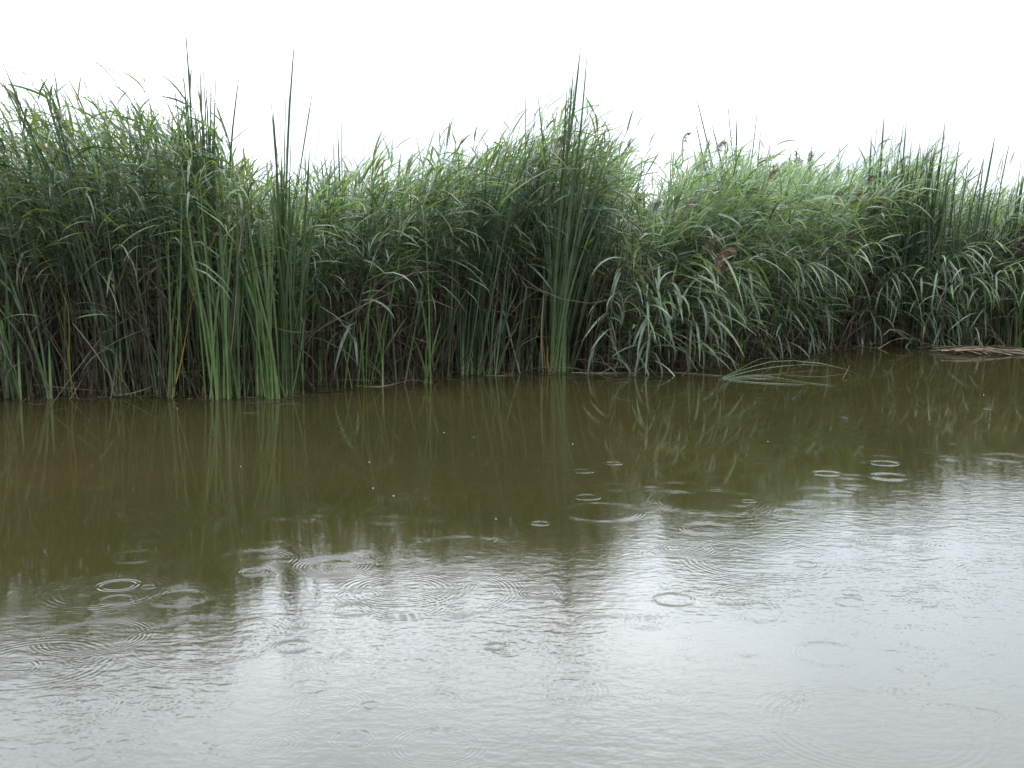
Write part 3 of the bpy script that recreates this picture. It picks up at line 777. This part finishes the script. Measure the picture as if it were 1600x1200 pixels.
# ---- right
cattail((1152, 556), 'dark narrow cattail right of the pale drooping reeds', depth=.25, tips=[(1143, 145), (1152, 165), (1186, 150), (1190, 188), (1150, 215)], region=(1130, 1190, 220, 380), n=14, tone='dark', w=.009, spread=.05)
cattail((1176, 556), 'far cattail with thin leaning tips behind the narrow dark one', depth=1.1, tips=[(1082, 170), (1083, 132), (1108, 178), (1128, 170), (1090, 200), (1134, 128)], region=(1120, 1190, 220, 300), n=5, tone='far', w=.008, spread=.08)
cattail((1162, 562), 'short fresh cattail at the left end of the fallen blades', tips=[(1152, 490), (1175, 498), (1160, 480), (1182, 510)], tone='bright', w=.006, sheath=False)
cattail((1196, 556), 'short cattail leaning right behind the fallen blades', region=(1180, 1260, 330, 470), n=8, tone='mid', w=.008)
for k, (bx_, by_, lo, hi, n_, tl, lab) in enumerate([
        (1366, 540, 1345, 1395, 14, [(1373, 163), (1362, 205), (1382, 172)], 'dark cattail, leftmost of the tall right-hand stand'),
        (1384, 540, 1360, 1430, 16, [(1402, 168), (1400, 186), (1415, 178)], 'dark cattail, second from left in the tall right-hand stand'),
        (1404, 539, 1385, 1450, 16, [(1417, 182), (1425, 166), (1424, 210)], 'dark cattail, third from left in the tall right-hand stand'),
        (1422, 540, 1400, 1465, 15, [(1462, 172), (1457, 195), (1466, 206)], 'dark cattail near the middle of the tall right-hand stand'),
        (1440, 542, 1420, 1490, 13, [(1482, 184), (1478, 178), (1484, 212)], 'dark cattail, fourth blade fan of the tall right-hand stand'),
        (1466, 543, 1445, 1510, 9, [(1501, 210), (1498, 224), (1478, 270)], 'open cattail at the right side of the tall right-hand stand')]):
    cattail((bx_, by_), lab, depth=.35, tips=tl, region=(lo, hi, 205, 330), n=n_, tone='dark', w=.0105, spread=.07, bulge=.45, bentfrac=.04)
for (bx_, lo, hi, n_, tl, lab) in [
        (1494, 1480, 1530, 7, [(1515, 240), (1540, 236)], 'sparse cattail leaning right over the left part of the raft'),
        (1518, 1505, 1560, 8, [(1538, 242), (1556, 206)], 'sparse cattail leaning right behind the middle of the raft'),
        (1545, 1530, 1590, 9, [(1580, 212), (1563, 270)], 'cattail with blades against the sky near the right edge'),
        (1572, 1560, 1625, 10, [(1598, 230), (1605, 250), (1600, 262)], 'cattail with one blade tip leaning out past the right edge'),
        (1594, 1580, 1650, 12, [(1620, 260)], 'dense cattail cut by the right edge of the picture')]:
    cattail((bx_, 545), lab, depth=.25, tips=tl, region=(lo, hi, 250, 370), n=n_, tone='dark', w=.010, spread=.06, bulge=.45, bentfrac=.04)
cattail((1300, 545), 'low green cattail in front of the arching reeds', region=(1290, 1340, 430, 510), n=6, tone='mid', w=.007, depth=.05)
cattail((1586, 546), 'short green cattail at the waterline by the right edge', region=(1570, 1615, 400, 500), n=8, tone='bright', w=.009)

# thin cattails that fill in between the bigger clumps
for (bx_, by_, lo, hi, t0_, t1_, n_, tn, lab) in [
        (48, 621, -60, 60, 260, 420, 5, 'dark', 'thin dark cattail between the left corner shoots and the leftmost tuft'),
        (98, 617, -20, 90, 240, 420, 6, 'dark', 'thin dark cattail just left of the yellow blade'),
        (138, 615, 30, 130, 230, 430, 6, 'dark', 'thin dark cattail just right of the yellow blade'),
        (178, 612, 60, 170, 220, 430, 7, 'mid', 'thin cattail leaning left, right beside the narrow upright left one'),
        (208, 616, 70, 200, 230, 420, 7, 'dark', 'thin dark cattail between the corner-arching and the yellowing cattails'),
        (306, 618, 200, 300, 260, 450, 8, 'mid', 'thin cattail leaning far left in front of the tallest stand'),
        (376, 618, 300, 420, 260, 420, 8, 'mid', 'thin spreading cattail between the thick pale base and the bright fan'),
        (412, 620, 330, 400, 350, 480, 6, 'bright', 'low cattail with spread blades at the left foot of the bright fan'),
        (458, 619, 440, 520, 330, 470, 6, 'mid', 'low cattail leaning right at the foot of the long thin arching tip'),
        (512, 604, 470, 570, 330, 470, 6, 'dark', 'low dark cattail in the shade under the dip in the reeds'),
        (632, 598, 590, 680, 360, 500, 5, 'dark', 'low dark cattail behind the crossed yellowed blades'),
        (690, 590, 660, 740, 330, 470, 6, 'dark', 'low dark cattail left of the leaning pair before the big fan'),
        (752, 585, 740, 830, 300, 450, 7, 'dark', 'thin dark cattail squeezed right of the dense leaning one'),
        (792, 583, 770, 860, 330, 470, 6, 'dark', 'thin dark cattail between small middle shoot and big central fan'),
        (828, 581, 800, 900, 300, 450, 6, 'dark', 'thin dark cattail just left of the tan stalk by the big fan'),
        (925, 578, 900, 990, 380, 490, 5, 'mid', 'thin cattail between the big fan and the drooping pale reeds')]:
    cattail((bx_, by_), lab, region=(lo, hi, t0_, t1_), n=n_, tone=tn, w=.0072, depth=random.uniform(.0, .15), spread=.07, sheath=False, bentfrac=.2, bulge=.8)

# ------------------------------------------------------------------ things lying on the water
def lying(name, label, cat, lines, tone, wmul=1.0, part='leaf', zt=.006, group=None):
    b = G(*lines[0][0][0])
    root = thing(name, label, cat, tuple(b), group=group)
    for pts, wd in lines:
        ln = []
        for p in pts:
            z = zt + (p[2] if len(p) > 2 else 0)
            q = G(p[0], p[1], z); ln.append(q)
        c = catmull(ln, 11)[None] - np.array(b)
        s = 11; t = np.linspace(0, 1, s)
        prof = np.interp(t, [0, .1, .6, .9, 1], [.7, 1, .9, .5, .05]) * wd * .62
        ang = np.arctan2(ln[-1][1] - ln[0][1], ln[-1][0] - ln[0][0]) + math.pi / 2
        wdv = np.repeat(np.array([[math.cos(ang) * .6, math.sin(ang) * .6, .65]]), s, 0)[None]
        v, q, st, k = ribbons(c, wdv, prof[None], fold=.4)
        c0 = np.array(CATC[tone][0]) * random.uniform(.9, 1.3)
        obj(part, mesh_from(part, v, q, np.repeat(c0[None], len(v), 0), M_CAT), root)
    return root
CATC['fallen'] = ([.055, .082, .032], [.1, .13, .06])
CATC['straw'] = ([.15, .115, .065], [.2, .15, .1])
CATC['brown'] = ([.13, .085, .055], [.12, .08, .05])
lying('fallen_cattail', 'fan of green cattail blades fallen flat on the water on the right', 'fallen leaves', [
    ([(1124, 593), (1165, 576, .03), (1218, 563, .07), (1275, 567, .07), (1320, 576, .02), (1362, 598)], .007),
    ([(1126, 592), (1180, 578, .03), (1245, 570, .03), (1290, 572, .02), (1305, 582)], .006),
    ([(1130, 592), (1190, 587, .01), (1255, 597), (1308, 603)], .006),
    ([(1140, 594), (1190, 598), (1260, 601)], .006),
    ([(1128, 590), (1150, 580, .02), (1190, 560, .08), (1232, 560, .10)], .005),
    ([(1165, 590), (1192, 591), (1215, 589)], .005)], 'fallen')
lying('bent_stick', 'short pale forked twig poking out right of the fallen blades', 'twig', [
    ([(1316, 593), (1320, 586, .02), (1328, 570, .07)], .004)], 'straw', part='twig')
lying('fallen_reed', 'long straw-coloured stem floating along the foot of the drooping reeds', 'fallen reed', [
    ([(893, 582), (960, 583), (1040, 581), (1110, 586), (1150, 589)], .007)], 'straw', part='stem')
lying('fallen_reed', 'short brown stem floating between two small cattails left of centre', 'fallen reed', [
    ([(754, 586), (780, 587), (810, 586)], .004)], 'brown', part='stem')
lying('fallen_cattail', 'crossed pair of yellowed blades lying above the water left of centre', 'fallen leaves', [
    ([(625, 576, .02), (660, 568, .06), (700, 560, .10), (739, 545, .15)], .007),
    ([(604, 588), (640, 572, .05), (690, 577, .04), (712, 566, .06)], .004)], 'straw')
lying('floating_leaf', 'flat grey-green leaf lying low left of the lone small cattail', 'fallen leaf', [
    ([(614, 562, .05), (635, 560, .06), (654, 562, .04)], .010)], 'fallen')
lying('floating_twig', 'comb-shaped pale twig with leaf stubs floating beside the lone small cattail', 'twig', [
    ([(555, 602), (590, 604), (620, 599), (645, 592, .02)], .004), ([(645, 592, .02), (648, 600)], .003), ([(638, 594, .02), (640, 602)], .003), ([(618, 599, .01), (620, 606)], .003), ([(608, 600, .01), (610, 605)], .0025)], 'straw', part='twig')
# raft of dead reed stalks, right
raft = thing('stalk_raft', 'low brown raft of dead reed stalks floating by the right bank', 'dead stalks', tuple(G(1500, 548)))
for i in range(46):
    a = random.random()
    x0 = 1440 + 110 * a + random.gauss(0, 14); x1 = x0 + random.uniform(45, 110)
    zb = max(.0, .06 * math.exp(-((x0 + 30 - 1510) / 42) ** 2)) * random.random()
    p0 = G(min(x0, 1600), 546 + random.uniform(-4, 3), zb); p1 = G(x1, 549 + random.uniform(-3, 5) + .04 * (x1 - 1540), zb * .3 + .004); pm = (p0 + p1) / 2 + np.array([0, 0, .035 * random.random() + .01])
    c = catmull([p0, pm, p1], 6)[None] - G(1500, 548)
    v, q = tubes(c, np.full((1, 6), random.uniform(.004, .0085)), 5)
    cc = DRYS[random.randrange(5)] * random.uniform(1.1, 1.9)
    obj('stalk', mesh_from('stalk', v, q, np.repeat(cc[None], len(v), 0), M_DRY), raft)
br = thing('broken_stalk', 'pale broken reed stalk propped like a tent left of the brown raft', 'dead stalk', tuple(G(1385, 545)))
for pts in ([(1372, 545, 0), (1400, 530, .10), (1432, 529, .1)], [(1396, 512, .26), (1405, 522, .16), (1418, 530, .1)], [(1380, 524, .2), (1400, 514, .26), (1450, 541, .02)], [(1432, 533, .06), (1470, 541, .02), (1520, 543, .02)]):
    c = catmull([G(*p) for p in pts], 6)[None] - G(1385, 545)
    v, q = tubes(c, np.full((1, 6), .005), 5)
    obj('stalk', mesh_from('stalk', v, q, np.repeat(np.array([[.22, .17, .11]]), len(v), 0), M_DRY), br)

# dead stalks that stand or hang at the front of the bed
dead_spots = [(105, 618, 104, 575), (100, 616, 92, 590), (113, 618, 118, 596), (210, 620, 180, 560), (145, 618, 118, 540), (122, 600, 130, 545), (300, 612, 268, 566),
              (318, 614, 300, 575), (360, 616, 372, 560), (385, 616, 400, 560), (392, 606, 372, 520), (438, 616, 432, 560), (430, 612, 437, 570), (470, 604, 500, 545),
              (520, 590, 555, 520), (535, 590, 520, 530), (545, 560, 510, 520), (590, 585, 580, 520), (700, 582, 712, 520), (640, 590, 655, 540),
              (800, 578, 795, 500), (820, 578, 838, 510), (792, 578, 812, 540), (930, 570, 905, 520), (912, 574, 945, 530), (925, 560, 920, 440), (880, 578, 878, 540),
              (960, 570, 985, 520), (994, 580, 1010, 520), (1005, 578, 1000, 540), (1120, 560, 1145, 480), (1130, 572, 1112, 520), (1145, 570, 1160, 500), (1105, 575, 1135, 560),
              (1180, 560, 1200, 470), (1205, 556, 1240, 520), (1215, 558, 1250, 525), (1226, 556, 1255, 515), (1240, 552, 1225, 500), (1320, 545, 1340, 480), (1345, 543, 1340, 500),
              (1460, 538, 1520, 500), (1480, 538, 1500, 490), (1540, 540, 1560, 480), (60, 616, 40, 540), (45, 616, 70, 560), (180, 612, 200, 540), (250, 610, 268, 540), (225, 606, 205, 520)]
seen_dead = {}
for (bx_, by_, tx_, ty_) in dead_spots:
    b = G(bx_, by_); tip = D(tx_, ty_, b[1] + random.gauss(0, .05))
    mid = (b + tip) / 2 + np.array([random.gauss(0, .03), 0, .02])
    pts = [b + np.array([0, 0, -.04]), mid, tip]
    if random.random() < .5: pts.append(tip + np.array([random.uniform(-.10, .10), -.02, -random.uniform(.02, .10)]))
    c = catmull(pts, 8)[None] - b
    v, q = tubes(c, np.linspace(.0045, .0018, 8)[None] * random.uniform(.7, 1.2), 5)
    cc = DRYS[random.randrange(5)] * random.uniform(1.2, 2.2)
    o = obj('dead_stalk', mesh_from('dead_stalk', v, q, np.repeat(cc[None], len(v), 0), M_DRY), None, tuple(b))
    lean = 'leaning right' if tx_ > bx_ + 8 else ('leaning left' if tx_ < bx_ - 8 else 'upright')
    o['label'] = ('bent ' if len(pts) > 3 else '') + 'brown dead reed stalk %s, %s' % (lean, zone_of(bx_, -1))
    seen_dead.setdefault(o['label'], []).append((ty_, o))
    o['category'] = 'dead stalk'; o['group'] = 'dead stalks along the waterline'

for lab, qs in seen_dead.items():
    if len(qs) > 1:
        qs.sort(key=lambda q: q[0])
        for j, (_, o) in enumerate(qs): o['label'] = ('higher ' if j == 0 else 'lower ' if j == len(qs) - 1 else 'middling ') + lab

# ------------------------------------------------------------------ bush behind the reeds on the right
def bush():
    base = np.array([*D(1240, 480, 19.5)[:2], .25])
    root = thing('bush', 'rounded grey-green bush rising behind the reeds right of centre', 'bush', tuple(base))
    top_z = D(1240, 232, 19.5)[2] - .25
    n = 60
    V, Q, k = [], [], 0
    tips = []
    for i in range(n):
        a = rng.uniform(0, 2 * math.pi); rr = rng.random() ** .5 * 1.0
        tip = np.array([rr * math.cos(a), rr * math.sin(a) * .9, top_z * (1 - .30 * rr ** 2.2) * rng.uniform(.80, 1.02)])
        c = catmull([np.array([rng.normal(0, .08), rng.normal(0, .08), -.1]), tip * np.array([.45, .45, .5]), tip], 8)
        v, q = tubes(c[None], np.linspace(.016, .003, 8)[None], 4); V.append(v); Q.append(q + k); k += len(v)
        tips.append(c)
    obj('branches', mesh_from('branches', np.concatenate(V), np.concatenate(Q), np.repeat([[.06, .05, .04]], k, 0), M_DRY), root, kind='stuff')
    m = 17000
    tips = np.array(tips)
    pick = rng.integers(0, n, m); t = rng.uniform(.35, 1.0, m)
    st = sample_line(tips[pick], t[:, None])[:, 0] + rng.normal(0, .10, (m, 3)) * (1.1 - t)[:, None]
    c, w_ = reed_leaf_lines(st, rng.uniform(0, 6.28, m), rng.normal(.5, .6, m), rng.normal(.5, .4, m), rng.uniform(.05, .09, m), rng.normal(0, .8, m), 3)
    v, q, _, kk = ribbons(c, w_, rng.uniform(.006, .011, m)[:, None] * np.array([.4, 1, .05])[None])
    col = np.array([[.060, .085, .052], [.075, .09, .065], [.085, .078, .066]])[rng.integers(0, 3, m)] * rng.uniform(.8, 1.2, m)[:, None]
    obj('foliage', mesh_from('foliage', v, q, np.repeat(col, 3 * kk, 0), M_BUSH), root, kind='stuff')
bush()

# ------------------------------------------------------------------ specks and drops on the water
m_bub, t_, b_ = principled('bubble_film')
b_.inputs['Base Color'].default_value = (.16, .16, .13, 1); b_.inputs['Roughness'].default_value = .2
def dome(r):
    vs, fs = [(0, 0, r * .7)], []
    for j in range(1, 4):
        for i in range(8):
            a = i * math.pi / 4; e = j * math.pi / 6
            vs.append((r * math.sin(e) * math.cos(a), r * math.sin(e) * math.sin(a), r * .7 * math.cos(e)))
    for i in range(8): fs.append((0, 1 + i, 1 + (i + 1) % 8))
    for j in range(2):
        for i in range(8):
            a, b = 1 + j * 8 + i, 1 + j * 8 + (i + 1) % 8
            fs.append((a, a + 8, b + 8, b))
    me = bpy.data.meshes.new('bubble'); me.from_pydata(vs, [], fs); me.materials.append(m_bub)
    for p in me.polygons: p.use_smooth = True
    return me
bub = dome(.006)
for i, (px, py) in enumerate([(577, 722), (740, 683), (694, 676), (376, 729), (775, 811), (1180, 629), (1003, 611), (1200, 690), (615, 775), (1537, 617), (895, 694), (583, 763)]):
    o = obj('bubble', bub, None, tuple(G(px, py)))
    o['category'] = 'bubble'; o['group'] = 'small bubbles on the water'
    o['label'] = 'tiny pale bubble %s, %s' % ('close to the reeds' if py < 650 else 'midway out' if py < 705 else 'far out' if py < 745 else 'furthest out', zone_of(px, -1))
    s_ = random.uniform(.6, 1.0); o.scale = (s_, s_, s_)
